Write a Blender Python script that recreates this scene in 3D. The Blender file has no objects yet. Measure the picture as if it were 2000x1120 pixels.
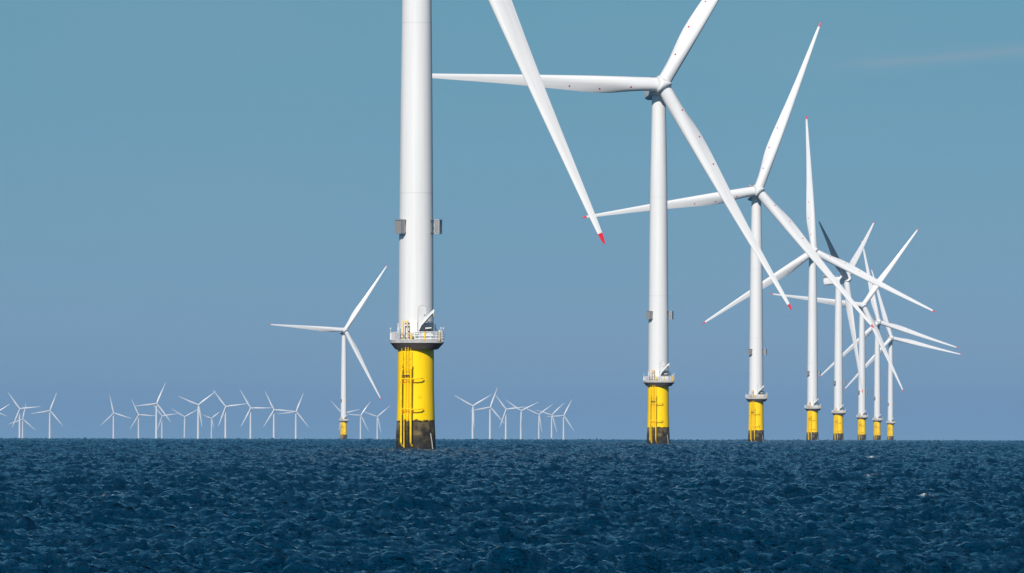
import bpy, bmesh, math, random
import numpy as np
from mathutils import Vector, Matrix, Euler
PI = math.pi; R = math.radians
sc = bpy.context.scene
C = sc.collection
RE = 7.4e6                      # effective earth radius with normal refraction

# ------------------------------------------------------------------ camera
EYE = 2.8
cam_d = bpy.data.cameras.new('camera'); cam = bpy.data.objects.new('camera', cam_d); C.objects.link(cam)
cam_d.sensor_width = 36; cam_d.lens = 252.0; cam_d.clip_start = 1; cam_d.clip_end = 200000
cam.location = (0, 0, EYE)
cam.rotation_mode = 'XYZ'
PITCH = math.atan((848 - 560) / 14000)
ROLL = math.atan((861.3 - 857) / 2000)
cam.matrix_world = Matrix.Translation((0, 0, EYE)) @ Matrix.Rotation(PI / 2 + PITCH, 4, 'X') @ Matrix.Rotation(ROLL, 4, 'Z')
sc.camera = cam

# ------------------------------------------------------------------ world
SUN_EL, SUN_AZ = R(33), R(15)            # sun behind the viewer, to the left
sun_dir = Vector((-math.sin(SUN_AZ) * math.cos(SUN_EL), -math.cos(SUN_AZ) * math.cos(SUN_EL), math.sin(SUN_EL)))
SKY_UP = (.52, 1.30, 1.36)
SKY_LOW, SKY_MID, SKY_TOP, SKY_ZEN = (1.08, 1.26, 1.13), (1.08, 1.14, 1.06), (.84, 1.23, 1.07), (.32, .66, .90)
w = bpy.data.worlds.new('World'); sc.world = w; w.use_nodes = True
nt = w.node_tree; nt.nodes.clear()
out = nt.nodes.new('ShaderNodeOutputWorld'); bg = nt.nodes.new('ShaderNodeBackground')
sky = nt.nodes.new('ShaderNodeTexSky'); sky.sky_type = 'NISHITA'; sky.sun_disc = False
sky.sun_elevation = SUN_EL; sky.sun_rotation = math.atan2(sun_dir.x, sun_dir.y)
sky.air_density = 1.0; sky.dust_density = 0.3; sky.ozone_density = 2.0; sky.altitude = 0
# real sky colours, graded a little towards the cool teal of the day; thin cirrus streaks at upper right
tc = nt.nodes.new('ShaderNodeTexCoord')
sep = nt.nodes.new('ShaderNodeSeparateXYZ'); nt.links.new(tc.outputs['Generated'], sep.inputs[0])
def wm(op, a, b=None, c=None):
    q = nt.nodes.new('ShaderNodeMath'); q.operation = op
    for k, v in enumerate((a, b, c)):
        if v is None: continue
        if isinstance(v, (int, float)): q.inputs[k].default_value = v
        else: nt.links.new(v, q.inputs[k])
    return q.outputs[0]
# colour of the day by height above the horizon: slate blue low down, teal above, deep blue overhead
ramp = nt.nodes.new('ShaderNodeValToRGB'); e = ramp.color_ramp.elements
e[0].position = 0.0; e[0].color = (*[v / 2 for v in SKY_LOW], 1); e[1].position = 1.0; e[1].color = (*[v / 2 for v in SKY_ZEN], 1)
for p_, c_ in ((.15, SKY_MID), (.31, SKY_TOP), (.45, SKY_UP)):
    q = e.new(p_); q.color = (*[v / 2 for v in c_], 1)
nt.links.new(wm('POWER', wm('MAXIMUM', sep.outputs[2], 0.0), .42), ramp.inputs[0])
lift = nt.nodes.new('ShaderNodeVectorMath'); lift.operation = 'MULTIPLY_ADD'; lift.inputs[1].default_value = (1, 1, .8); lift.inputs[2].default_value = (0, 0, .22)
nrm = nt.nodes.new('ShaderNodeVectorMath'); nrm.operation = 'NORMALIZE'
nt.links.new(tc.outputs['Generated'], lift.inputs[0]); nt.links.new(lift.outputs[0], nrm.inputs[0]); nt.links.new(nrm.outputs[0], sky.inputs[0])
dbl = nt.nodes.new('ShaderNodeVectorMath'); dbl.operation = 'SCALE'; dbl.inputs['Scale'].default_value = 2; nt.links.new(ramp.outputs[0], dbl.inputs[0])
tint = nt.nodes.new('ShaderNodeVectorMath'); tint.operation = 'MULTIPLY'
nt.links.new(sky.outputs[0], tint.inputs[0]); nt.links.new(dbl.outputs[0], tint.inputs[1])
# one thin cirrus streak climbing to the right, and very faint unevenness everywhere
def wnoise(scale, detail, rot=0):
    mp = nt.nodes.new('ShaderNodeMapping'); mp.inputs['Scale'].default_value = scale; mp.inputs['Rotation'].default_value = (0, R(rot), 0)
    nz = nt.nodes.new('ShaderNodeTexNoise'); nz.inputs['Scale'].default_value = 1.0; nz.inputs['Detail'].default_value = detail
    nt.links.new(tc.outputs['Generated'], mp.inputs[0]); nt.links.new(mp.outputs[0], nz.inputs[0]); return nz.outputs[0]
line = wm('SUBTRACT', sep.outputs[2], wm('MULTIPLY_ADD', sep.outputs[0], .088, .0474))
line = wm('ADD', line, wm('MULTIPLY', wm('SUBTRACT', wnoise((60, 60, 60), 3), .5), .0016))
gs = wm('EXPONENT', wm('MULTIPLY', wm('POWER', wm('ABSOLUTE', wm('DIVIDE', line, .0008)), 1.5), -1.0))
along = nt.nodes.new('ShaderNodeMapRange'); along.interpolation_type = 'SMOOTHSTEP'; along.inputs[1].default_value = .034; along.inputs[2].default_value = .062
nt.links.new(sep.outputs[0], along.inputs[0])
streak = wm('MULTIPLY', wm('MULTIPLY', gs, along.outputs[0]), wm('MULTIPLY', wnoise((70, 1, 500), 5, 5), .55))
murk = wm('MULTIPLY', wm('MAXIMUM', wm('SUBTRACT', wnoise((14, 1, 60), 5, 4), .45), 0.0), .22)
cm = nt.nodes.new('ShaderNodeMix'); cm.data_type = 'RGBA'; cm.inputs[7].default_value = (5.0, 5.6, 6.4, 1)
nt.links.new(wm('ADD', streak, murk), cm.inputs[0]); nt.links.new(tint.outputs[0], cm.inputs[6])
nt.links.new(cm.outputs[2], bg.inputs[0]); bg.inputs[1].default_value = 0.07
nt.links.new(bg.outputs[0], out.inputs[0])

sl = bpy.data.lights.new('sun', 'SUN'); sl.energy = 4.8; sl.angle = R(0.5); sl.color = (1.0, .94, .875)
so = bpy.data.objects.new('sun', sl); C.objects.link(so)
so.rotation_euler = (-sun_dir).to_track_quat('-Z', 'Y').to_euler()

sc.view_settings.view_transform = 'Standard'; sc.view_settings.look = 'None'
sc.view_settings.exposure = 0.0; sc.view_settings.gamma = 1
sc.cycles.volume_bounces = 1; sc.cycles.max_bounces = 6

# ------------------------------------------------------------------ materials
def mat(name, col, rough=.5, metal=0.0, noise=None, spec=.5):
    m = bpy.data.materials.new(name); m.use_nodes = True
    n = m.node_tree.nodes; l = m.node_tree.links; b = n['Principled BSDF']
    b.inputs['Base Color'].default_value = (*col, 1); b.inputs['Roughness'].default_value = rough
    b.inputs['Metallic'].default_value = metal; b.inputs['Specular IOR Level'].default_value = spec
    if noise:
        scl, amt, c2 = noise
        t = n.new('ShaderNodeTexCoord'); mp = n.new('ShaderNodeMapping'); mp.inputs['Scale'].default_value = scl
        z = n.new('ShaderNodeTexNoise'); z.inputs['Scale'].default_value = 1; z.inputs['Detail'].default_value = 6; z.inputs['Roughness'].default_value = .6
        r = n.new('ShaderNodeMapRange'); r.inputs[1].default_value = .42; r.inputs[2].default_value = .72; r.inputs[4].default_value = amt
        x = n.new('ShaderNodeMix'); x.data_type = 'RGBA'; x.inputs[6].default_value = (*col, 1); x.inputs[7].default_value = (*c2, 1)
        l.new(t.outputs['Object'], mp.inputs[0]); l.new(mp.outputs[0], z.inputs[0]); l.new(z.outputs[0], r.inputs[0])
        l.new(r.outputs[0], x.inputs[0]); l.new(x.outputs[2], b.inputs['Base Color'])
    return m

def blade_mat():
    """white gelcoat with three small red marks near the trailing edge of every blade"""
    m = mat('blade_gelcoat', (.80, .80, .79), .28)
    n = m.node_tree.nodes; l = m.node_tree.links; b = n['Principled BSDF']
    t = n.new('ShaderNodeTexCoord'); s = n.new('ShaderNodeSeparateXYZ'); l.new(t.outputs['Object'], s.inputs[0])
    prev = None
    for r_, x_ in ((9.6, -1.25), (18.9, -1.95), (28.0, -1.45)):
        c = n.new('ShaderNodeCombineXYZ'); l.new(s.outputs[0], c.inputs[0]); l.new(s.outputs[2], c.inputs[2])
        d = n.new('ShaderNodeVectorMath'); d.operation = 'DISTANCE'; l.new(c.outputs[0], d.inputs[0]); d.inputs[1].default_value = (x_, 0, r_)
        k = n.new('ShaderNodeMath'); k.operation = 'LESS_THAN'; l.new(d.outputs['Value'], k.inputs[0]); k.inputs[1].default_value = .27
        if prev is None: prev = k
        else:
            a = n.new('ShaderNodeMath'); a.operation = 'MAXIMUM'; l.new(prev.outputs[0], a.inputs[0]); l.new(k.outputs[0], a.inputs[1]); prev = a
    # faint rain streaking / soiling along the span
    mp = n.new('ShaderNodeMapping'); mp.inputs['Scale'].default_value = (1.3, .3, .06); l.new(t.outputs['Object'], mp.inputs[0])
    z = n.new('ShaderNodeTexNoise'); z.inputs['Scale'].default_value = 1; z.inputs['Detail'].default_value = 5; l.new(mp.outputs[0], z.inputs[0])
    g = n.new('ShaderNodeMix'); g.data_type = 'RGBA'; g.inputs[6].default_value = (.75, .735, .72, 1); g.inputs[7].default_value = (.64, .63, .62, 1)
    r = n.new('ShaderNodeMapRange'); r.inputs[1].default_value = .45; r.inputs[2].default_value = .75; l.new(z.outputs[0], r.inputs[0]); l.new(r.outputs[0], g.inputs[0])
    x = n.new('ShaderNodeMix'); x.data_type = 'RGBA'; l.new(prev.outputs[0], x.inputs[0]); l.new(g.outputs[2], x.inputs[6]); x.inputs[7].default_value = (.55, .01, .03, 1)
    l.new(x.outputs[2], b.inputs['Base Color'])
    return m

def tower_mat():
    m = mat('tower_paint', (.79, .79, .775), .38)
    n = m.node_tree.nodes; l = m.node_tree.links; b = n['Principled BSDF']
    t = n.new('ShaderNodeTexCoord'); mp = n.new('ShaderNodeMapping'); mp.inputs['Scale'].default_value = (1.6, 1.6, .045); l.new(t.outputs['Object'], mp.inputs[0])
    z = n.new('ShaderNodeTexNoise'); z.inputs['Scale'].default_value = 1; z.inputs['Detail'].default_value = 6; l.new(mp.outputs[0], z.inputs[0])
    r = n.new('ShaderNodeMapRange'); r.inputs[1].default_value = .4; r.inputs[2].default_value = .8; r.inputs[4].default_value = .5; l.new(z.outputs[0], r.inputs[0])
    g = n.new('ShaderNodeMix'); g.data_type = 'RGBA'; g.inputs[6].default_value = (.72, .705, .69, 1); g.inputs[7].default_value = (.58, .575, .57, 1)
    l.new(r.outputs[0], g.inputs[0]); l.new(g.outputs[2], b.inputs['Base Color'])
    return m

def yellow_mat():
    """yellow paint, faded and streaked with rust, growth creeping over its lowest edge"""
    m = mat('yellow_paint', (.86, .56, .004), .5, spec=.15)
    n = m.node_tree.nodes; l = m.node_tree.links; b = n['Principled BSDF']
    t = n.new('ShaderNodeTexCoord'); mp = n.new('ShaderNodeMapping'); mp.inputs['Scale'].default_value = (2.2, 2.2, .16); l.new(t.outputs['Object'], mp.inputs[0])
    z = n.new('ShaderNodeTexNoise'); z.inputs['Scale'].default_value = 1; z.inputs['Detail'].default_value = 7; l.new(mp.outputs[0], z.inputs[0])
    r = n.new('ShaderNodeMapRange'); r.inputs[1].default_value = .5; r.inputs[2].default_value = .8; r.inputs[4].default_value = .45; l.new(z.outputs[0], r.inputs[0])
    g = n.new('ShaderNodeMix'); g.data_type = 'RGBA'; g.inputs[6].default_value = (1.0, .63, .0, 1); g.inputs[7].default_value = (.86, .46, .0, 1)
    l.new(r.outputs[0], g.inputs[0])
    z2 = n.new('ShaderNodeTexNoise'); z2.inputs['Scale'].default_value = 1.6; z2.inputs['Detail'].default_value = 7; l.new(t.outputs['Object'], z2.inputs[0])
    s = n.new('ShaderNodeSeparateXYZ'); l.new(t.outputs['Object'], s.inputs[0])
    a = n.new('ShaderNodeMath'); a.operation = 'MULTIPLY_ADD'; l.new(z2.outputs[0], a.inputs[0]); a.inputs[1].default_value = -1.5; l.new(s.outputs[2], a.inputs[2])
    c = n.new('ShaderNodeMapRange'); c.inputs[1].default_value = 4.35; c.inputs[2].default_value = 4.55; c.inputs[3].default_value = 1; c.inputs[4].default_value = 0; l.new(a.outputs[0], c.inputs[0])
    x = n.new('ShaderNodeMix'); x.data_type = 'RGBA'; l.new(c.outputs[0], x.inputs[0]); l.new(g.outputs[2], x.inputs[6]); x.inputs[7].default_value = (.045, .035, .018, 1)
    l.new(x.outputs[2], b.inputs['Base Color'])
    return m

def growth_mat():
    """weed, mussels and barnacles on the steel between high and low water"""
    m = mat('marine_growth', (.03, .025, .015), .8)
    n = m.node_tree.nodes; l = m.node_tree.links; b = n['Principled BSDF']
    t = n.new('ShaderNodeTexCoord')
    z = n.new('ShaderNodeTexNoise'); z.inputs['Scale'].default_value = .55; z.inputs['Detail'].default_value = 10; z.inputs['Roughness'].default_value = .72; l.new(t.outputs['Object'], z.inputs[0])
    s = n.new('ShaderNodeSeparateXYZ'); l.new(t.outputs['Object'], s.inputs[0])
    h = n.new('ShaderNodeMath'); h.operation = 'MULTIPLY_ADD'; l.new(s.outputs[2], h.inputs[0]); h.inputs[1].default_value = .055; l.new(z.outputs[0], h.inputs[2])
    cr = n.new('ShaderNodeValToRGB'); e = cr.color_ramp.elements
    e[0].position = .40; e[0].color = (.008, .008, .006, 1); e[1].position = .86; e[1].color = (.24, .18, .07, 1)
    k = cr.color_ramp.elements.new(.58); k.color = (.014, .011, .007, 1)
    k = cr.color_ramp.elements.new(.70); k.color = (.07, .052, .02, 1)
    l.new(h.outputs[0], cr.inputs[0])
    v = n.new('ShaderNodeTexVoronoi'); v.inputs['Scale'].default_value = 2.4; l.new(t.outputs['Object'], v.inputs[0])
    vr = n.new('ShaderNodeMapRange'); vr.inputs[1].default_value = .10; vr.inputs[2].default_value = .2; vr.inputs[3].default_value = .18; vr.inputs[4].default_value = 0; l.new(v.outputs[0], vr.inputs[0])
    x = n.new('ShaderNodeMix'); x.data_type = 'RGBA'; l.new(vr.outputs[0], x.inputs[0]); l.new(cr.outputs[0], x.inputs[6]); x.inputs[7].default_value = (.30, .26, .17, 1)
    l.new(x.outputs[2], b.inputs['Base Color'])
    bp = n.new('ShaderNodeBump'); bp.inputs['Strength'].default_value = .8; bp.inputs['Distance'].default_value = .15
    l.new(z.outputs[0], bp.inputs['Height']); l.new(bp.outputs[0], b.inputs['Normal'])
    return m

M = dict(
    tower=tower_mat(), blade=blade_mat(), yellow=yellow_mat(), growth=growth_mat(),
    red=mat('red_paint', (.72, .012, .03), .35),
    white=mat('white_paint', (.78, .78, .77), .4, noise=((1.5, 1.5, .5), .5, (.55, .55, .54))),
    nacelle=mat('nacelle_paint', (.72, .705, .69), .4, noise=((.4, .4, 1.2), .4, (.6, .6, .6))),
    concrete=mat('platform_concrete', (.44, .43, .42), .8, noise=((2, 2, 1), .7, (.25, .24, .23))),
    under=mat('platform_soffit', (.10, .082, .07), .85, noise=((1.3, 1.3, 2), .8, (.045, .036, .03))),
    steel=mat('galvanised_steel', (.46, .47, .48), .4, .55),
    dark=mat('dark_steel', (.035, .042, .05), .5),
    tarp=mat('dark_tarpaulin', (.016, .024, .034), .55, noise=((1.5, 1.5, 1.5), .7, (.007, .009, .012))),
    lou=mat('cooler_mesh', (.27, .25, .235), .6, noise=((1, 1, 6), .8, (.17, .155, .15))),
    cool=mat('cooler_fins', (.13, .115, .11), .6, noise=((6, 6, 1), .8, (.05, .045, .045))),
    seam=mat('door_seal', (.45, .46, .46), .5),
    yfit=mat('yellow_fitting_paint', (.97, .58, .0), .45, noise=((3, 3, .6), .5, (.50, .26, .02))),
    ygrow=mat('weathered_yellow_steel', (1.0, .64, .0), .6, noise=((2, 2, .8), .6, (.40, .24, .02)), spec=.15),
    glass=mat('lamp_glass', (.55, .58, .6), .15),
    hose=mat('black_rubber', (.02, .02, .022), .6),
)

# ------------------------------------------------------------------ mesh helpers
class MB:
    def __init__(s): s.bm = bmesh.new()
    def box(s, c, d, rot=None, bevel=0):
        r = bmesh.ops.create_cube(s.bm, size=1); vs = r['verts']
        bmesh.ops.scale(s.bm, vec=d, verts=vs)
        if bevel:
            es = list({e for v in vs for e in v.link_edges})
            q = bmesh.ops.bevel(s.bm, geom=es, offset=bevel, segments=3, affect='EDGES', profile=.6); vs = list({v for f in q['faces'] for v in f.verts} | {v for v in vs if v.is_valid})
        if rot: bmesh.ops.rotate(s.bm, cent=(0, 0, 0), matrix=Euler(rot).to_matrix(), verts=vs)
        bmesh.ops.translate(s.bm, vec=c, verts=vs); return s
    def tube(s, pts, r, seg=8, cap=True):
        pts = [Vector(p) for p in pts]; rings = []
        for i, p in enumerate(pts):
            a = pts[max(i - 1, 0)]; b = pts[min(i + 1, len(pts) - 1)]; d = (b - a).normalized()
            up = Vector((0, 0, 1)) if abs(d.z) < .95 else Vector((1, 0, 0))
            u = d.cross(up).normalized(); v = d.cross(u)
            rr = r[i] if isinstance(r, (list, tuple)) else r
            rings.append([s.bm.verts.new(p + rr * (math.cos(t) * u + math.sin(t) * v)) for t in [2 * PI * k / seg for k in range(seg)]])
        s._skin(rings, cap); return s
    def _skin(s, rings, cap=True):
        n = len(rings[0])
        for a, b in zip(rings, rings[1:]):
            for k in range(n): s.bm.faces.new((a[k], a[(k + 1) % n], b[(k + 1) % n], b[k]))
        if cap:
            s.bm.faces.new(rings[0][::-1]); s.bm.faces.new(rings[-1])
    def lathe(s, prof, seg=64, cap=True, cx=0, cy=0, axis='Z'):
        rings = []
        for r, z in prof:
            ring = []
            for k in range(seg):
                a = 2 * PI * k / seg
                p = (cx + r * math.cos(a), cy + r * math.sin(a), z) if axis == 'Z' else (cx + r * math.cos(a), z, cy + r * math.sin(a))
                ring.append(s.bm.verts.new(p))
            rings.append(ring)
        s._skin(rings, cap); return s
    def prism(s, poly, y0, y1):            # outline in x,z pushed through y
        a = [s.bm.verts.new((x, y0, z)) for x, z in poly]; b = [s.bm.verts.new((x, y1, z)) for x, z in poly]
        s._skin([a, b]); return s
    def wrap(s, outline, r, th):           # outline (x offset along the wall, z) laid on a cylinder facing -Y
        def P(u, z, rr): a = u / r; return (rr * math.sin(a), -rr * math.cos(a), z)
        a = [s.bm.verts.new(P(u, z, r - .05)) for u, z in outline]; b = [s.bm.verts.new(P(u, z, r + th)) for u, z in outline]
        s._skin([a, b]); return s
    def rotz(s, ang):
        bmesh.ops.rotate(s.bm, cent=(0, 0, 0), matrix=Matrix.Rotation(ang, 3, 'Z'), verts=s.bm.verts[:]); return s
    def build(s, name, m, parent=None, smooth=True, angle=35):
        bmesh.ops.recalc_face_normals(s.bm, faces=s.bm.faces[:])
        me = bpy.data.meshes.new(name); s.bm.to_mesh(me); s.bm.free()
        me.materials.append(m)
        if smooth:
            me.shade_smooth()
            me.set_sharp_from_angle(angle=R(angle))
        o = bpy.data.objects.new(name, me); C.objects.link(o)
        if parent: o.parent = parent
        return o

def pole_prof(p, n=6):
    o = []
    for (r0, z0), (r1, z1) in zip(p, p[1:]):
        for k in range(n): t = k / n; o.append((r0 + (r1 - r0) * t, z0 + (z1 - z0) * t))
    return o + [p[-1]]

# ------------------------------------------------------------------ blade (span = +Z, leading edge = +X, upwind = -Y)
#      r     chord  t/c   LE x   twist
SEC = [(1.2, 4.1, 1.0, 2.05, 0), (3, 4.1, 1.0, 2.05, 0), (6, 4.12, .93, 2.05, 6), (9, 4.35, .80, 2.05, 11), (12, 4.7, .66, 2.05, 13), (15, 5.0, .55, 2.03, 12),
       (18, 5.1, .47, 2.0, 11), (21, 5.0, .41, 1.97, 10), (25, 4.72, .36, 1.9, 8.5), (30, 4.3, .32, 1.82, 7), (35, 3.85, .29, 1.72, 6), (40, 3.4, .27, 1.6, 5),
       (45, 3.0, .25, 1.48, 4), (50, 2.62, .24, 1.35, 3), (55, 2.28, .23, 1.22, 2.4), (60, 1.95, .22, 1.08, 1.8), (65, 1.62, .21, .94, 1.2), (70, 1.3, .20, .8, .6),
       (73, 1.08, .19, .7, .3), (75.0, .86, .18, .6, 0), (76.2, .58, .18, .48, 0), (76.8, .3, .18, .32, 0), (77, .08, .2, .18, 0)]
def section(bm, r, c, tc, le, tw, n):
    ring = []; wgt = min(1, max(0, (tc - .42) / .5)); t = R(tw + 3) * min(1, max(0, (r - 3) / 6)); cx = le - c * .35
    for k in range(n):
        a = 2 * PI * k / n; u = (1 - math.cos(a)) / 2
        sg = 1 if math.sin(a) >= 0 else -1
        foil = 5 * (.2969 * math.sqrt(u) - .126 * u - .3516 * u * u + .2843 * u ** 3 - .1036 * u ** 4) * (1.1 if sg < 0 else .8)
        y = sg * c * tc * (wgt * abs(math.sin(a)) / 2 + (1 - wgt) * foil); x = le - c * u
        dx = x - cx; X = cx + dx * math.cos(t) + y * math.sin(t); Y = -dx * math.sin(t) + y * math.cos(t)
        ring.append(bm.verts.new((X, Y - 1.2 * (r / 77) ** 2, r)))
    return ring
def blade_parts(scale=1.0, n=28):
    secs = SEC if n > 12 else SEC[::2] + [SEC[-1]] if len(SEC) % 2 == 0 else SEC[::2]
    i0 = next(i for i, s_ in enumerate(secs) if s_[0] >= 74.9)
    body = MB(); body._skin([section(body.bm, *s_, n) for s_ in secs[:i0 + 1]])
    tip = MB(); tip._skin([section(tip.bm, *s_, n) for s_ in secs[i0:]])
    for m_ in (body, tip): bmesh.ops.scale(m_.bm, vec=(scale * (1.15 if scale < 1 else 1), scale, scale), verts=m_.bm.verts[:])
    return body, tip

def tag(o, label, cat, group=None):
    o['label'] = label; o['category'] = cat
    if group: o['group'] = group

# ------------------------------------------------------------------ the big turbine: 107 m hub, 77 m blades, yellow foot
def make_rotor(parent, head_z, over, scale, n_side, m_blade, m_red, blades_n=28, hero=True):
    """nacelle, hub and blades, all children of the turbine; placed by pose()"""
    s = scale
    nac = MB().box((0, 3.4 * s, -.45 * s), (5.7 * s, 13.4 * s, 4.8 * s), bevel=1.5 * s)
    nac.lathe([(2.4 * s, -4.1 * s), (2.75 * s, -3.7 * s), (2.75 * s, -1.6 * s), (2.5 * s, -1.5 * s)], n_side, axis='Y')
    nac.lathe([(2.05 * s, -3.4 * s), (2.05 * s, -2.2 * s)], n_side, cx=0, cy=.2 * s)
    nac = nac.build('nacelle', M['nacelle'], parent)
    if hero:
        cl = MB().box((0, 8.4, 2.75), (4.6, 3.2, 1.7)); 
        cl.build('cooler', M['cool'], nac, smooth=False)
        fr = MB()
        for zz in (2.35, 3.65):
            fr.box((0, 7.2, zz), (4.9, .18, .18)).box((0, 10.1, zz), (4.9, .18, .18))
            for xx in (-2.4, 2.4): fr.box((xx, 8.65, zz), (.18, 3.1, .183))
        for xx in (-2.42, 2.42):
            fr.tube([(xx, 6, 2.9), (xx, 1.6, 2.9)], .06)
            for yy in (6, 4.5, 3, 1.6): fr.tube([(xx, yy, 2.1), (xx, yy, 2.9)], .05)
        fr.build('roof_railing', M['white'], nac, smooth=False)
        MB().tube([(-1.2, 4.6, 2.1), (-1.2, 4.6, 3.6)], .07).box((-1.2, 4.6, 3.6), (.9, .1, .1)).build('weather_mast', M['dark'], nac)
        MB().lathe([(.3, 2.1), (.3, 2.8), (.1, 3.0)], 12, cx=.4, cy=3.1).build('aviation_light', M['dark'], nac)
    def tri(f, y):                       # blade faces flat at 0, 120, 240 degrees, corners between them
        ps = []
        for k in range(72):
            a = 2 * PI * k / 72; m_ = (a + PI / 3) % (2 * PI / 3) - PI / 3
            r = min(1.72 / math.cos(m_), 9); r = (r ** -9 + 2.95 ** -9) ** (-1 / 9)
            r = r * f + 2.3 * f * 0
            ps.append((r * s * math.sin(a), y * s, r * s * math.cos(a)))
        return ps
    hub = MB()
    rs = [[hub.bm.verts.new(p) for p in tri(f, y)] for f, y in ((.03, -3.45), (.3, -3.38), (.55, -3.15), (.75, -2.75), (.9, -2.2), (.98, -1.5), (1, -.6), (1, 1.4), (.9, 1.9))]
    hub._skin(rs)
    hub = hub.build('hub', M['nacelle'], parent, angle=50)
    if n_side > 16:
        for k in range(3):
            d = Vector((math.sin(k * 2 * PI / 3), 0, math.cos(k * 2 * PI / 3)))
            MB().tube([d * .6, d * 1.78], 2.16, n_side).build('blade_collar', M['nacelle'], hub)
            MB().tube([d * 1.7, d * 1.82], 2.09, n_side).build('blade_seal', M['seam'], hub)
    b0, t0 = blade_parts(s, blades_n)
    blade = b0.build('blade', m_blade, parent, angle=60)
    tip = t0.build('blade_tip', m_red, blade, angle=60)
    bl = [blade]
    for k in (1, 2):
        b = blade.copy(); C.objects.link(b); t = tip.copy(); C.objects.link(t); t.parent = b; bl.append(b)
    return nac, hub, bl

def pose(root, hz, over, yaw, th, span=1.0, pitch=0):
    """turn the nacelle into the wind and stop the rotor at its angle"""
    A = Matrix.Translation((0, 0, hz)) @ Matrix.Rotation(R(yaw), 4, 'Z') @ Matrix.Rotation(R(-5), 4, 'X')
    i = 0
    for c in root.children:
        nm = c.name.split('.')[0]
        if nm == 'nacelle': c.matrix_local = A
        elif nm == 'hub': c.matrix_local = A @ Matrix.Translation((0, -over, 0)) @ Matrix.Rotation(R(th), 4, 'Y')
        elif nm == 'blade':
            c.matrix_local = A @ Matrix.Translation((0, -over, 0)) @ Matrix.Rotation(R(th + 120 * i), 4, 'Y') @ Matrix.Rotation(R(2.5), 4, 'X') @ Matrix.Rotation(R(-pitch), 4, 'Z') @ Matrix.Diagonal((1, 1, span, 1)); i += 1

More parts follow.
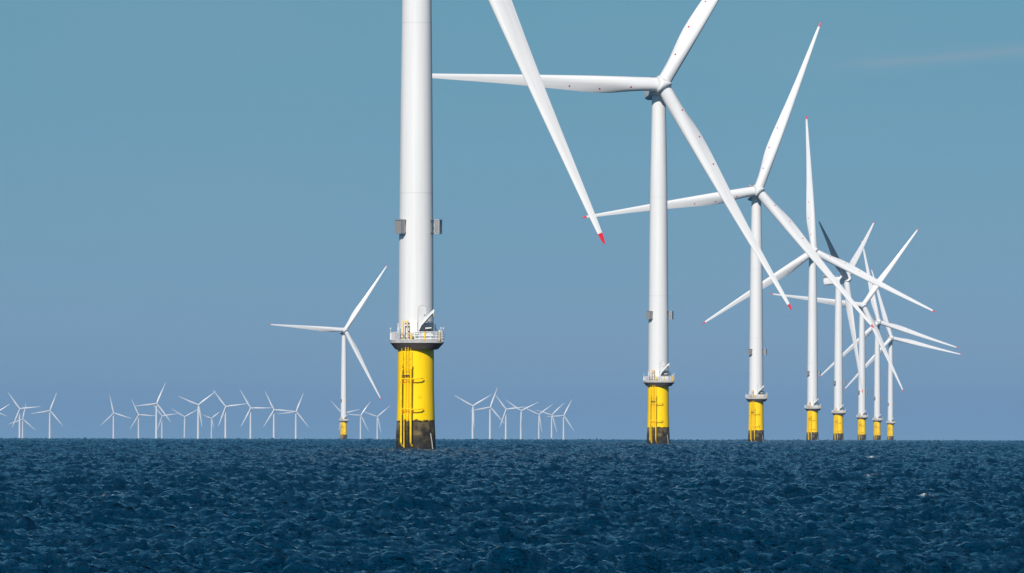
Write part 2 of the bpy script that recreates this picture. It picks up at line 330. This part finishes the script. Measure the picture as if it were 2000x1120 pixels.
def make_big():
    root = bpy.data.objects.new('wind_turbine', None); C.objects.link(root)
    TW = [(3.06, 19.2), (2.98, 34), (2.92, 42), (2.76, 60), (2.56, 78), (2.3, 92), (2.05, 104.0)]
    tower = MB().lathe(pole_prof(TW, 5), 96).build('tower', M['tower'], root)
    for z, r in ((44.5, 2.903), (74.0, 2.603)): MB().lathe([(r, z - .03), (r + .009, z - .025), (r + .009, z + .025), (r, z + .03)], 96, cap=False).build('flange_seam', M['seam'], tower)
    MB().lathe(pole_prof([(3.3, 4.9), (3.24, 7.5), (3.15, 10.5), (3.12, 17.6)], 4), 96).build('transition_piece', M['yellow'], root)
    MB().lathe(pole_prof([(3.5, -6), (3.5, -.5), (3.42, 2.5), (3.285, 5.0)], 4), 96).build('monopile', M['growth'], root)
    # platform: rounded deck with a wider bay for the crane on the right
    def bay(x, y):          # the deck reaches further out under the crane
        a = math.degrees(math.atan2(y, x)) % 360
        k = max(0, 1 - abs(a - 312) / 52); k = k * k * (3 - 2 * k)
        f = 1 + .30 * k
        return min(x * f, 4.8), y * f
    def ring(r0, ex):
        p = []
        for k in range(40):
            a = 2 * PI * k / 40; x = r0 * math.cos(a); y = r0 * math.sin(a)
            if x > 0: x *= 1 + ex
            if ex: x, y = bay(x, y)
            p.append((x, y))
        return p
    def deck(levels):
        m = MB(); rs = []
        for r0, ex, z in levels: rs.append([m.bm.verts.new((x, y, z)) for x, y in ring(r0, ex)])
        m._skin(rs); return m
    plat = deck([(4.42, .07, 18.55), (4.5, .07, 18.58), (4.5, .07, 19.12), (4.44, .07, 19.18)]).build('platform', M['concrete'], root, angle=25)
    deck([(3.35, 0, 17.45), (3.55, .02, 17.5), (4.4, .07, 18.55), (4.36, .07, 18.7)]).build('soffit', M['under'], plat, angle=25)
    P = ring(4.38, .07)
    rail = MB(); ang0 = 0
    loop = [(x, y) for x, y in P] + [P[0]]
    for z in (19.5, 19.9, 20.3):
        for (x0, y0), (x1, y1) in zip(loop, loop[1:]): rail.tube([(x0, y0, z), (x1, y1, z)], .028 if z < 20.2 else .04, 6, False)
    for i, (x, y) in enumerate(P):
        if i % 2 == 0: rail.tube([(x, y, 19.1), (x, y, 20.32)], .045, 6)
    rail.build('railing', M['steel'], plat)
    # white rail panels, left end and right bay
    def seg_on(a, z, r=4.42): x = r * math.cos(a); y = r * math.sin(a); return (*bay((x * 1.07 if x > 0 else x), y), z)
    wp = MB()
    for a in np.linspace(R(180), R(226), 9): wp.tube([seg_on(a, 19.05), seg_on(a, 20.45)], .06, 6)
    for z in (19.1, 20.42): wp.tube([seg_on(a, z) for a in np.linspace(R(180), R(226), 9)], .06, 6)
    wp.build('rail_panel', M['white'], plat)
    wp = MB()
    for z, t in ((19.3, .13), (19.75, .10), (20.1, .085), (20.42, .10)): wp.tube([seg_on(a, z) for a in np.linspace(R(268), R(324), 12)], t, 6)
    for a in np.linspace(R(268), R(324), 7): wp.tube([seg_on(a, 19.05), seg_on(a, 20.45)], .07, 6)
    for a in np.linspace(R(312), R(366), 34): wp.tube([seg_on(a, 18.75), seg_on(a, 20.75)], .085, 6)
    for z in (18.8, 19.4, 20.1, 20.72): wp.tube([seg_on(a, z) for a in np.linspace(R(311), R(366), 18)], .10, 6)
    wp.build('rail_panel', M['white'], plat)
    for a in (R(286.5), R(311)):
        MB().tube([seg_on(a, 18.95, 4.52), seg_on(a, 20.5, 4.52)], .12, 8).build('yellow_post', M['yfit'], plat)
    for a, z in ((R(187), 20.95), (R(316), 21.0), (R(332), 21.0)):
        x, y, _ = seg_on(a, 0); q = MB().tube([(x, y, 20.3), (x, y, z)], .05, 6); q.lathe([(.05, z - .05), (.15, z), (.15, z + .22), (.04, z + .3)], 12, cx=x, cy=y); q.build('lantern', M['glass'], plat)
    # gate over the ladder
    ga = R(-24)
    g = MB()
    for x in (-.42, .42): g.box((x, -4.35, 20.7), (.16, .16, 3.2))
    g.box((0, -4.35, 22.25), (1.0, .17, .2)).rotz(ga); g.build('ladder_gate', M['yfit'], plat, smooth=False)
    MB().box((.05, -4.3, 21.9), (.22, .2, .26)).rotz(ga).build('signal_lamp', M['red'], plat, smooth=False)
    MB().box((-3.75, -1.9, 19.85), (.22, .3, .8), bevel=.05).build('fire_extinguisher_box', M['red'], plat)
    MB().box((-.75, -4.1, 19.75), (.34, .4, 1.15), bevel=.05).build('cable_cabinet', M['yfit'], plat)
    for x, z, r in ((-1.55, 19.75, .42), (-.3, 19.72, .38), (-2.35, 19.7, .3)):
        c = [(x + r * math.cos(t), -3.9, z + r * math.sin(t)) for t in np.linspace(0, 2 * PI, 19)]
        MB().tube(c, .05, 6, False).build('hose_reel', M['hose'], plat)
    MB().lathe([(.33, -3.75), (.36, -3.7), (.36, -3.55), (.1, -3.5)], 16, cx=.18, cy=19.7, axis='Y').build('cable_drum', M['white'], plat)
    # crane
    cr = MB().tube([(.95, -3.3, 19.1), (.95, -3.3, 21.2)], .3, 16)
    cr.prism([(.55, 20.2), (1.0, 20.4), (1.15, 21.5), (3.12, 23.8), (3.22, 24.25), (3.05, 24.35), (2.2, 23.55), (.9, 22.05), (.65, 21.5)], -3.75, -3.5)
    cr = cr.build('crane', M['white'], plat, angle=25)
    MB().tube([(.2, -3.95, 19.3), (.5, -3.95, 20.2), (1.05, -3.9, 21.5), (2.95, -3.9, 23.62)], .10, 8).build('hydraulic_ram', M['dark'], cr)
    MB().tube([(3.1, -3.55, 23.6), (3.1, -3.55, 23.2)], .12, 8).build('crane_hook', M['yfit'], cr)
    MB().box((1.55, -3.55, 23.35), (.2, .3, .22)).build('work_lamp', M['dark'], cr, smooth=False)
    MB().prism([(.55, 20.35), (3.15, 20.35), (2.95, 21.3), (2.2, 21.75), (1.2, 21.5), (.7, 21.0)], -3.9, -2.9).build('winch_cover', M['tarp'], plat, angle=20)
    MB().prism([(1.7, 21.0), (2.75, 21.1), (2.7, 21.27), (1.65, 21.2)], -4.02, -3.88).build('cover_strap', M['white'], plat, smooth=False)
    sl_ = MB().prism([(.9, 19.2), (3.0, 19.2), (3.0, 20.1), (2.2, 20.45), (1.2, 20.4), (.7, 19.9)], -3.8, -2.7)
    sl_.build('winch_housing', M['white'], plat, smooth=False)
    fr = MB()
    for x in (1.7, 2.1, 2.7, 3.25): fr.tube([(x, -3.5, 19.2), (x + (.25 if x > 2.5 else 0), -3.5, 22.3 if x > 2 and x < 2.9 else 21.9)], .045, 6)
    fr.tube([(1.6, -3.5, 22.3), (2.75, -3.5, 22.3)], .04, 6).tube([(2.7, -3.5, 22.3), (3.5, -3.5, 20.4)], .05, 6).tube([(3.1, -3.5, 21.9), (3.9, -3.2, 20.2)], .05, 6)
    fr.tube([(1.75, -4.0, 20.3), (2.3, -4.0, 20.9), (2.9, -4.0, 20.4)], .06, 6)
    fr.build('equipment_frame', M['dark'], plat)
    # radar arm / antenna at left
    MB().tube([(-3.05, -3.0, 19.1), (-3.05, -3.0, 22.0)], .07, 6).box((-3.05, -3.0, 21.0), (.18, .18, .5)).build('antenna_mast', M['white'], plat)
    # door and hatch marks on the tower foot
    arch = [(.35, 19.2), (1.95, 19.2), (1.95, 24.2)] + [(1.15 + .8 * math.cos(t), 24.2 + .95 * math.sin(t)) for t in np.linspace(.3, PI - .3, 9)] + [(.35, 24.2)]
    d = MB().wrap(arch, 3.06, .045).build('tower_door', M['tower'], tower, angle=20)
    s_ = MB()
    full = arch + [arch[0]]
    pts = [((3.12) * math.sin(u / 3.06), -(3.12) * math.cos(u / 3.06), z) for u, z in full[2:]]
    s_.tube(pts, .03, 5); s_.build('door_frame', M['seam'], d)
    MB().wrap([(-.95, 19.2), (.25, 19.2), (.25, 22.3), (-.95, 22.3)], 3.06, .16).build('access_hatch', M['white'], tower, angle=20)
    for z in (22.0, 20.6): MB().box((-1.2, -2.95, z), (.2, .3, .2)).build('door_lamp', M['dark'], tower, smooth=False)
    # mesh boxes half way up the tower, left and right
    for sg, ax in ((-1, R(-50)), (1, R(74))):
        q = MB(); zc = 38.7
        r0 = 3.25 if sg < 0 else 3.6
        q.box((0, -r0 - .35, zc), (1.5, .7, 2.15)).rotz(ax)
        bx = q.build('cooling_box', M['lou'], tower, smooth=False)
        f = MB()
        for x in (-.78, .78, -.1):
            f.box((x, -r0 - .78, zc), (.12, .12, 2.4)).box((x, -r0 + .04, zc), (.12, .12, 2.4))
        for z in (-1.17, 1.17):
            f.box((0, -r0 - .78, zc + z), (1.68, .14, .16))
            for x in (-.78, .78): f.box((x, -r0 - .37, zc + z), (.11, .9, .13))
        f.rotz(ax); f.build('box_frame', M['steel'], bx, smooth=False)
        for x in (-.7, .7):
            b = MB()
            b.tube([(x, -2.85, zc + 1.1), (x, -r0, zc + 1.1)], .08, 6).tube([(x, -2.85, zc - 1.1), (x, -r0, zc - 1.1)], .08, 6)
            b.tube([(x, -2.85, zc + 1.1), (x, -r0, zc - .9)], .06, 6)
            b.rotz(ax); b.build('bracket', M['dark'], bx)
    # boat landing and ladders, on the camera-left face
    for x in (-.92, .92):
        MB().tube([(x, -3.4, 14.6), (x, -4.05, 14.1), (x, -4.05, 1.4), (x, -3.5, .8)], .17, 12).rotz(ga).build('boat_fender', M['ygrow'], root)
    ld = MB()
    for x in (-.27, .27): ld.tube([(x, -3.75, 0), (x, -3.75, 19.1)], .055, 6)
    for z in np.arange(.3, 19, .33): ld.tube([(-.27, -3.75, z), (.27, -3.75, z)], .025, 5)
    ld.rotz(ga); ld.build('ladder', M['yellow'], root)
    up = MB()
    for x in (-.85, .85): up.tube([(x, -3.95, 14.2), (x, -3.95, 17.6)], .055, 6)
    for z in np.arange(14.6, 17.5, 1.0): up.tube([(x_, y_, z) for x_, y_ in [(-.85, -3.95), (-.6, -4.35), (0, -4.5), (.6, -4.35), (.85, -3.95)]], .035, 5)
    up.rotz(ga); up.build('ladder_cage', M['ygrow'], root)
    for z in (12.35, 7.1):
        b = MB()
        for x in (-.92, .92): b.tube([(x, -3.0, z), (x, -4.05, z)], .15, 8)
        b.tube([(1.0, -4.0, z), (1.7, -3.75, z), (2.4, -3.25, z + .1), (2.6, -2.6, z + .15)], .11, 8)
        b.tube([(-.92, -4.0, z + .05), (.92, -4.0, z + .05)], .1, 8)
        b.box((-.92, -3.5, z - .45), (.12, .7, 1.0)).box((-1.2, -3.3, z + .1), (.6, .6, .12))
        b.rotz(ga); b.build('landing_bracket', M['ygrow'], root)
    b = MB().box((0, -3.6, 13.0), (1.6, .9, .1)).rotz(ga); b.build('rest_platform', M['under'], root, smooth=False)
    b = MB()
    for x in (-.75, .75): b.tube([(x, -4.0, 13.0), (x, -4.0, 14.1)], .05, 6)
    b.tube([(-1.3, -3.3, 14.1), (-.75, -4.0, 14.1), (.75, -4.0, 14.1)], .05, 6); b.rotz(ga); b.build('guard_rail', M['ygrow'], root)
    MB().tube([(-.5, -3.75, .3), (-.5, -3.75, 5.2)], .09, 6).rotz(ga).build('ladder_stay', M['ygrow'], root)
    # small plates and a cable tube
    for x, z in ((.45, 9.35), (.75, 9.35), (.45, 9.7)): MB().box((x, -3.18, z), (.2, .14, .2)).build('anode_plate', M['ygrow'], root, smooth=False)
    b = MB().tube([(2.6, -2.75, 3.0), (2.85, -2.8, 1.5), (3.05, -2.55, -.5)], [.09, .09, .09], 8); b.build('cable_tube', M['concrete'], root)
    make_rotor(root, 107, 6, 1.0, 40, M['blade'], M['red'])
    return root

# ------------------------------------------------------------------ the smaller, far turbine: 53.5 m blades
def make_small():
    root = bpy.data.objects.new('wind_turbine', None); C.objects.link(root)
    MB().lathe([(2.75, 8.0), (2.5, 40), (2.1, 70), (1.7, 85)], 20).build('tower', M['tower'], root)
    MB().lathe([(2.75, 1.5), (2.75, 7.6)], 20).build('transition_piece', M['yellow'], root)
    MB().lathe([(2.9, -8), (2.8, 1.6)], 20).build('monopile', M['growth'], root)
    MB().lathe([(2.8, 7.0), (3.6, 7.5), (3.6, 8.2), (3.4, 8.2)], 20).build('platform', M['concrete'], root)
    make_rotor(root, 88, 4, 53.5 / 77, 12, M['blade'], M['blade'], 10, hero=False)
    return root

def copy_tree(o, parent=None):
    c = o.copy(); C.objects.link(c); c.parent = parent
    if parent: c.matrix_parent_inverse = o.matrix_parent_inverse.copy()
    for ch in list(o.children): copy_tree(ch, c)
    return c

big = [  # x, distance, yaw, rotor angle, label
 (-16.6, 1240, 13, 37.7, 'nearest and largest white wind turbine on a thick yellow base with ladders and crane'),
 (43.8, 2143, 9, 31.0, 'second nearest turbine, its left blade reaching behind the thickest tower'),
 (104.3, 3060, 5, 20.5, 'third turbine of the receding row, left blade tip beside a big red blade tip'),
 (170.1, 4055, 5, 116.8, 'fourth turbine of the receding row, one blade pointing almost straight up'),
 (216.6, 4753, 71, 59.1, 'turbine seen from the side, long nacelle showing and one blade dark in shade'),
 (277.2, 5675, 8, 36.1, 'sixth turbine of the receding row, just right of the one seen side on'),
 (329.9, 6470, 10, 108.1, 'seventh turbine of the receding row, between two slim towers, blade pointing right and slightly down'),
 (394.7, 7470, 8, 103.4, 'farthest turbine of the receding row, rightmost and smallest yellow base'),
 (-164.5, 7020, 12, 33.4, 'lone mid distance white turbine with a yellow base, standing left of the thickest tower'),
]
hb = 53.5
small = [  # x, distance, hub height, rotor angle, label
 (-1494.2, 20711, 86, 56.3, 'faint far turbine cut by the left edge, only a rising blade showing'),
 (-1444.7, 19809, 96, 113.5, 'faint far turbine cut by the left edge, only a drooping blade showing'),
 (-1257.7, 18322, 86.9, 83.6, 'far turbine near the left edge, taller of an overlapping pair, blade pointing right'),
 (-1553.0, 22767, 81.2, 10.9, 'faint shorter turbine just behind the tall one near the left edge'),
 (-1232.2, 19124, 86.9, 20.3, 'far turbine standing alone with clear sky both sides, nearest the left edge pair'),
 (-1132.3, 20383, 87.6, 107.2, 'far turbine left of the dense cluster, one blade nearly upright, one drooping right'),
 (-1117.8, 21475, 88.8, 93.6, 'far turbine whose right blade runs level into the tallest distant tower'),
 (-818.3, 16508, 89.1, 23.2, 'tallest of the distant turbines, one blade rising steeply to the right'),
 (-1136.6, 23297, 95.4, 81.1, 'faint small turbine directly right of and behind the tallest distant one'),
 (-1075.5, 23563, 94.2, 60.8, 'faint small Y shaped turbine left of the bigger distant Y shaped turbine'),
 (-735.4, 16814, 88.3, 52.0, 'tall distant turbine with arms spread in a Y and third blade beside its tower'),
 (-1026.0, 24500, 94.2, 50.3, 'faintest smallest turbine, just right of the tall distant Y shaped turbine'),
 (-700.8, 17552, 88.8, 82.0, 'leftmost of the evenly spaced line of four distant turbines'),
 (-655.8, 18003, 87.8, 89.1, 'distant turbine with a perfectly level right blade, second in the line of four'),
 (-613.1, 18479, 86.2, 93.3, 'distant turbine whose right blade tip meets the next hub, third in the line of four'),
 (-570.0, 18931, 84.7, 22.0, 'rightmost of the evenly spaced line of four distant turbines, blade rising steeply right'),
 (-498.3, 21110, 91.4, 75.8, 'distant turbine hidden behind the lone yellow based tower, only its blades showing'),
 (-449.8, 21330, 87.4, 34.9, 'distant turbine just right of the lone yellow based tower'),
 (-417.9, 22289, 89.0, 49.1, 'faint turbine closest to the left side of the thickest yellow base'),
 (-93.9, 17228, 89.7, 58.5, 'distant Y shaped turbine, leftmost of the group right of the thickest tower'),
 (-53.5, 17667, 89.4, 19.9, 'distant turbine with the highest blade tip right of the thickest tower'),
 (-15.5, 18887, 91.4, 82.4, 'distant turbine third in the group right of the thickest tower, blade hanging down left'),
 (24.6, 19149, 89.2, 63.3, 'distant Y shaped turbine in the middle of the group right of the thickest tower'),
 (81.9, 21629, 93.0, 53.3, 'distant turbine third from the right end of the group below the red blade tip'),
 (116.9, 20987, 88.3, 45.9, 'distant turbine second from the right end of the group below the red blade tip'),
 (148.9, 20599, 84.0, 27.0, 'rightmost distant turbine of the group below the red blade tip, blade drooping right'),
]
proto = make_big()
for i, (x, d, yaw, th, lab) in enumerate(big):
    o = proto if i == 0 else copy_tree(proto)
    o.location = (x, d, -(x * x + d * d) / 2 / RE)
    pose(o, 107, 5.4, yaw, th, (1.02, 1.01, 1.0, 1.0, .99, .985, .99, .985, 1.0)[i], 62 if i == 4 else 0)
    tag(o, lab, 'wind turbine', 'large wind turbines with yellow bases' if i != 8 else 'large wind turbines with yellow bases')
sproto = make_small()
rnd = random.Random(4)
for i, (x, d, hh, th, lab) in enumerate(small):
    o = sproto if i == 0 else copy_tree(sproto)
    dz = hh - 88
    o.location = (x, d, -(x * x + d * d) / 2 / RE + 0)
    o.scale = (1, 1, hh / 88)
    pose(o, 88, 4, 11 + rnd.random() * 5, th, .68 if i == 11 else 1.0)
    if abs(hh - 88) > 0:
        o.scale = (1, 1, 1)
        for c in o.children:
            if c.name.startswith(('nacelle', 'hub', 'blade')): c.location.z += hh - 88
            elif c.name.startswith('tower'): c.scale.z = (hh - 3 - 0) / 85.0
    tag(o, lab, 'wind turbine', 'distant white wind turbines on the horizon')

# ------------------------------------------------------------------ the sea: one curved sheet of choppy water
def wave_tile(L, N, kp, hs, seed, wind=R(-70), kmax=None):
    rg = np.random.default_rng(seed)
    k1 = 2 * np.pi * np.fft.fftfreq(N, L / N); kx, ky = np.meshgrid(k1, k1, indexing='xy')
    k = np.hypot(kx, ky); k[0, 0] = 1
    c = (kx * math.cos(wind) + ky * math.sin(wind)) / k
    D = .07 + .93 * c ** 4
    P = np.exp(-1.25 * (kp / k) ** 2) / k ** 2.9 * D * np.where(c < 0, .35, 1)
    P[0, 0] = 0
    if kmax: P = P * np.exp(-(k / kmax) ** 2)
    A = (rg.normal(size=(N, N)) + 1j * rg.normal(size=(N, N))) * np.sqrt(P)
    h = np.fft.ifft2(A).real; g = hs / 4 / h.std(); A = A * g
    f = lambda B: np.fft.ifft2(B).real
    h = f(A); dx = f(1j * kx / k * A); dy = f(1j * ky / k * A)
    jx = f(-kx * kx / k * A); jy = f(-ky * ky / k * A); jxy = f(-kx * ky / k * A)
    return np.stack([h, dx, dy, jx, jy, jxy], -1).astype(np.float32)
def sample(T, L, x, y):
    N = T.shape[0]; u = (x / L * N) % N; v = (y / L * N) % N
    i = np.floor(u).astype(np.int32); j = np.floor(v).astype(np.int32); fu = (u - i)[:, None].astype(np.float32); fv = (v - j)[:, None].astype(np.float32)
    i %= N; j %= N; i1 = (i + 1) % N; j1 = (j + 1) % N
    return (T[j, i] * (1 - fu) + T[j, i1] * fu) * (1 - fv) + (T[j1, i] * (1 - fu) + T[j1, i1] * fu) * fv

WHITECAPS = [(-16.4, 297, .6, 7), (-16.0, 303, .5, 5), (21.8, 436, .4, 4), (-11.6, 258, .22, 3), (5.4, 183, .10, 2), (-18, 461, .25, 4), (17.6, 304, .3, 3),
             (-60, 900, .8, 8), (70, 1100, .9, 8), (-20, 1000, .7, 6), (11, 236, .16, 2), (40, 800, .6, 6)]
SEA_HS, SEA_KP, CHOP = .30, 2 * PI / 4.4, .75
def make_sea():
    # rings of distance
    rr = [0.5]; 
    while rr[-1] < 66: rr.append(rr[-1] * 1.10)
    while rr[-1] < 32000:
        d = rr[-1]
        if d < 1000: st = .00095 * d
        elif d < 2600: st = .95 + (d - 1000) * .0006
        elif d < 9000: st = 1.91 + (d - 2600) * .004
        else: st = d * .06
        rr.append(d + st)
    rr = np.array(rr)
    NF = 1300
    fine = np.linspace(-5.2, 5.2, NF)
    side = 5.2 + np.cumsum(np.geomspace(.02, 7, 150)); side = side[side < 175]; assert side[-1] > 165
    ang = np.radians(np.concatenate([-side[::-1], fine, side, ]))
    na, nr = len(ang), len(rr)
    A, D = np.meshgrid(ang, rr, indexing='xy')
    x = (D * np.sin(A)).ravel(); y = (D * np.cos(A)).ravel()
    # wave height fades out only where the sheet's own cells get too coarse to carry it
    ca = np.gradient(ang); cell = np.maximum(np.outer(np.gradient(rr), np.ones(na)), np.outer(rr, ca)).ravel()
    dist = np.hypot(x, y)
    T = wave_tile(131.0, 2048, SEA_KP, SEA_HS, 7)
    big_ = wave_tile(983.0, 512, 2 * PI / 20, .50, 12)
    s = np.zeros((x.size, 6), np.float32)
    c, sn = math.cos(.61), math.sin(.61)
    CH = 400000
    for a in range(0, x.size, CH):
        X = x[a:a + CH]; Y = y[a:a + CH]
        s1 = sample(T, 131.0, X, Y)
        X2 = (c * X + sn * Y); Y2 = (-sn * X + c * Y)
        s2 = sample(T, 97.3, X2, Y2)
        # rotate the second layer's sideways shift back
        q = s2.copy(); q[:, 1] = c * s2[:, 1] - sn * s2[:, 2]; q[:, 2] = sn * s2[:, 1] + c * s2[:, 2]
        ce = cell[a:a + CH]; dd = dist[a:a + CH]; f = (np.clip(1.6 - ce / 18.0, 0, 1) * (1 + .55 * np.clip(ce - .5, 0, 5) * (dd > 400)) * np.clip((dd - 25) / 50, 0, 1))[:, None].astype(np.float32)
        s3 = sample(big_, 983.0, X, Y)
        g = (np.clip(1.5 - cell[a:a + CH] / 60.0, 0, 1) * np.clip((dd - 25) / 50, 0, 1))[:, None].astype(np.float32)
        gust = 1 + .22 * s3[:, :1] / .09
        s[a:a + CH] = ((s1 * .8 + q * .6) * np.clip(gust, .6, 1.5)) * f + s3 * g
    z = s[:, 0] - (x * x + y * y) / 2 / RE
    X = x + CHOP * s[:, 1] * -1; Y = y + CHOP * s[:, 2] * -1
    # whitecaps: a few breaking crests, and broken water round the near piles
    foam = np.zeros_like(x)
    for fx, fy, a_, b_ in WHITECAPS:
        foam = np.maximum(foam, np.exp(-((x - fx) / (a_ * .7)) ** 2 - ((y - fy) / (b_ * .5)) ** 2) * np.clip(s[:, 0] * 6 + .6, 0, 1))
    for px, py, *_ in big[:4]:
        rho = np.hypot(x - px, y - py); foam = np.maximum(foam, 1.0 * np.exp(-(np.maximum(rho - 3.4, 0) / .8) ** 2))
    foam = foam.astype(np.float32)
    co = np.stack([X, Y, z], -1).astype(np.float32)
    me = bpy.data.meshes.new('sea')
    idx = np.arange(nr * na).reshape(nr, na)
    q = np.stack([idx[:-1, :-1], idx[:-1, 1:], idx[1:, 1:], idx[1:, :-1]], -1).reshape(-1, 4)
    # close the sheet behind the camera
    w_ = np.stack([idx[:-1, -1], idx[:-1, 0], idx[1:, 0], idx[1:, -1]], -1)
    q = np.concatenate([q, w_])
    me.vertices.add(co.shape[0]); me.vertices.foreach_set('co', co.ravel())
    me.loops.add(q.size); me.loops.foreach_set('vertex_index', q.ravel().astype(np.int32))
    me.polygons.add(len(q)); me.polygons.foreach_set('loop_start', np.arange(0, q.size, 4, dtype=np.int32))
    me.update(calc_edges=True)
    at = me.attributes.new('foam', 'FLOAT', 'POINT'); at.data.foreach_set('value', foam)
    me.shade_smooth()
    o = bpy.data.objects.new('sea', me); C.objects.link(o); o['kind'] = 'structure'
    print('sea verts', co.shape[0])
    m = bpy.data.materials.new('sea_water'); m.use_nodes = True; n = m.node_tree.nodes; l = m.node_tree.links; b = n['Principled BSDF']
    b.inputs['Base Color'].default_value = (.0000, .027, .062, 1); b.inputs['Roughness'].default_value = .05; b.inputs['Specular Tint'].default_value = (.34, .80, 1, 1); b.inputs['IOR'].default_value = 1.31
    t = n.new('ShaderNodeTexCoord')
    prev = None
    for scl, an, dist_, st in ((.22, .5, 1.8, 1.0), (.75, .5, 1.3, 1.0), (3.6, .5, .28, 1.0)):     # wind chop, then ripples
        mp = n.new('ShaderNodeMapping'); mp.inputs['Scale'].default_value = (an, 1, 1); mp.inputs['Rotation'].default_value = (0, 0, R(14)); l.new(t.outputs['Object'], mp.inputs[0])
        z1 = n.new('ShaderNodeTexNoise'); z1.inputs['Scale'].default_value = scl; z1.inputs['Detail'].default_value = 6; z1.inputs['Roughness'].default_value = .62; l.new(mp.outputs[0], z1.inputs[0])
        bp = n.new('ShaderNodeBump'); bp.inputs['Strength'].default_value = st; bp.inputs['Distance'].default_value = dist_; l.new(z1.outputs[0], bp.inputs['Height'])
        if prev: l.new(prev.outputs[0], bp.inputs['Normal'])
        prev = bp
    l.new(bp.outputs[0], b.inputs['Normal'])
    fa = n.new('ShaderNodeAttribute'); fa.attribute_name = 'foam'
    fz = n.new('ShaderNodeTexNoise'); fz.inputs['Scale'].default_value = 5; fz.inputs['Detail'].default_value = 8; l.new(t.outputs['Object'], fz.inputs[0])
    fr_ = n.new('ShaderNodeMapRange'); fr_.inputs[1].default_value = .40; fr_.inputs[2].default_value = .52; l.new(fz.outputs[0], fr_.inputs[0])
    fm = n.new('ShaderNodeMath'); fm.operation = 'MULTIPLY'; fm.use_clamp = True; l.new(fa.outputs['Fac'], fm.inputs[0]); l.new(fr_.outputs[0], fm.inputs[1])
    mx = n.new('ShaderNodeMix'); mx.data_type = 'RGBA'; l.new(fm.outputs[0], mx.inputs[0]); mx.inputs[6].default_value = b.inputs['Base Color'].default_value; mx.inputs[7].default_value = (.88, .92, .95, 1)
    l.new(mx.outputs[2], b.inputs['Base Color'])
    me.materials.append(m)
    return o
make_sea()

# ------------------------------------------------------------------ the air
bm = bmesh.new(); bmesh.ops.create_cube(bm, size=1)
me = bpy.data.meshes.new('haze'); bm.to_mesh(me); bm.free()
hz = bpy.data.objects.new('haze', me); C.objects.link(hz); hz['kind'] = 'stuff'
ZB, ZT = -78.0, 205.0
hz.scale = (90000, 90000, ZT - ZB); hz.location = (0, 0, (ZB + ZT) / 2)
m = bpy.data.materials.new('haze_air'); m.use_nodes = True; n = m.node_tree.nodes; n.clear()
mo = n.new('ShaderNodeOutputMaterial'); pv = n.new('ShaderNodeVolumePrincipled')
pv.inputs['Color'].default_value = (.31, .52, .84, 1); pv.inputs['Density'].default_value = 2.5e-5; pv.inputs['Anisotropy'].default_value = 0.0
m.node_tree.links.new(pv.outputs[0], mo.inputs['Volume']); me.materials.append(m)
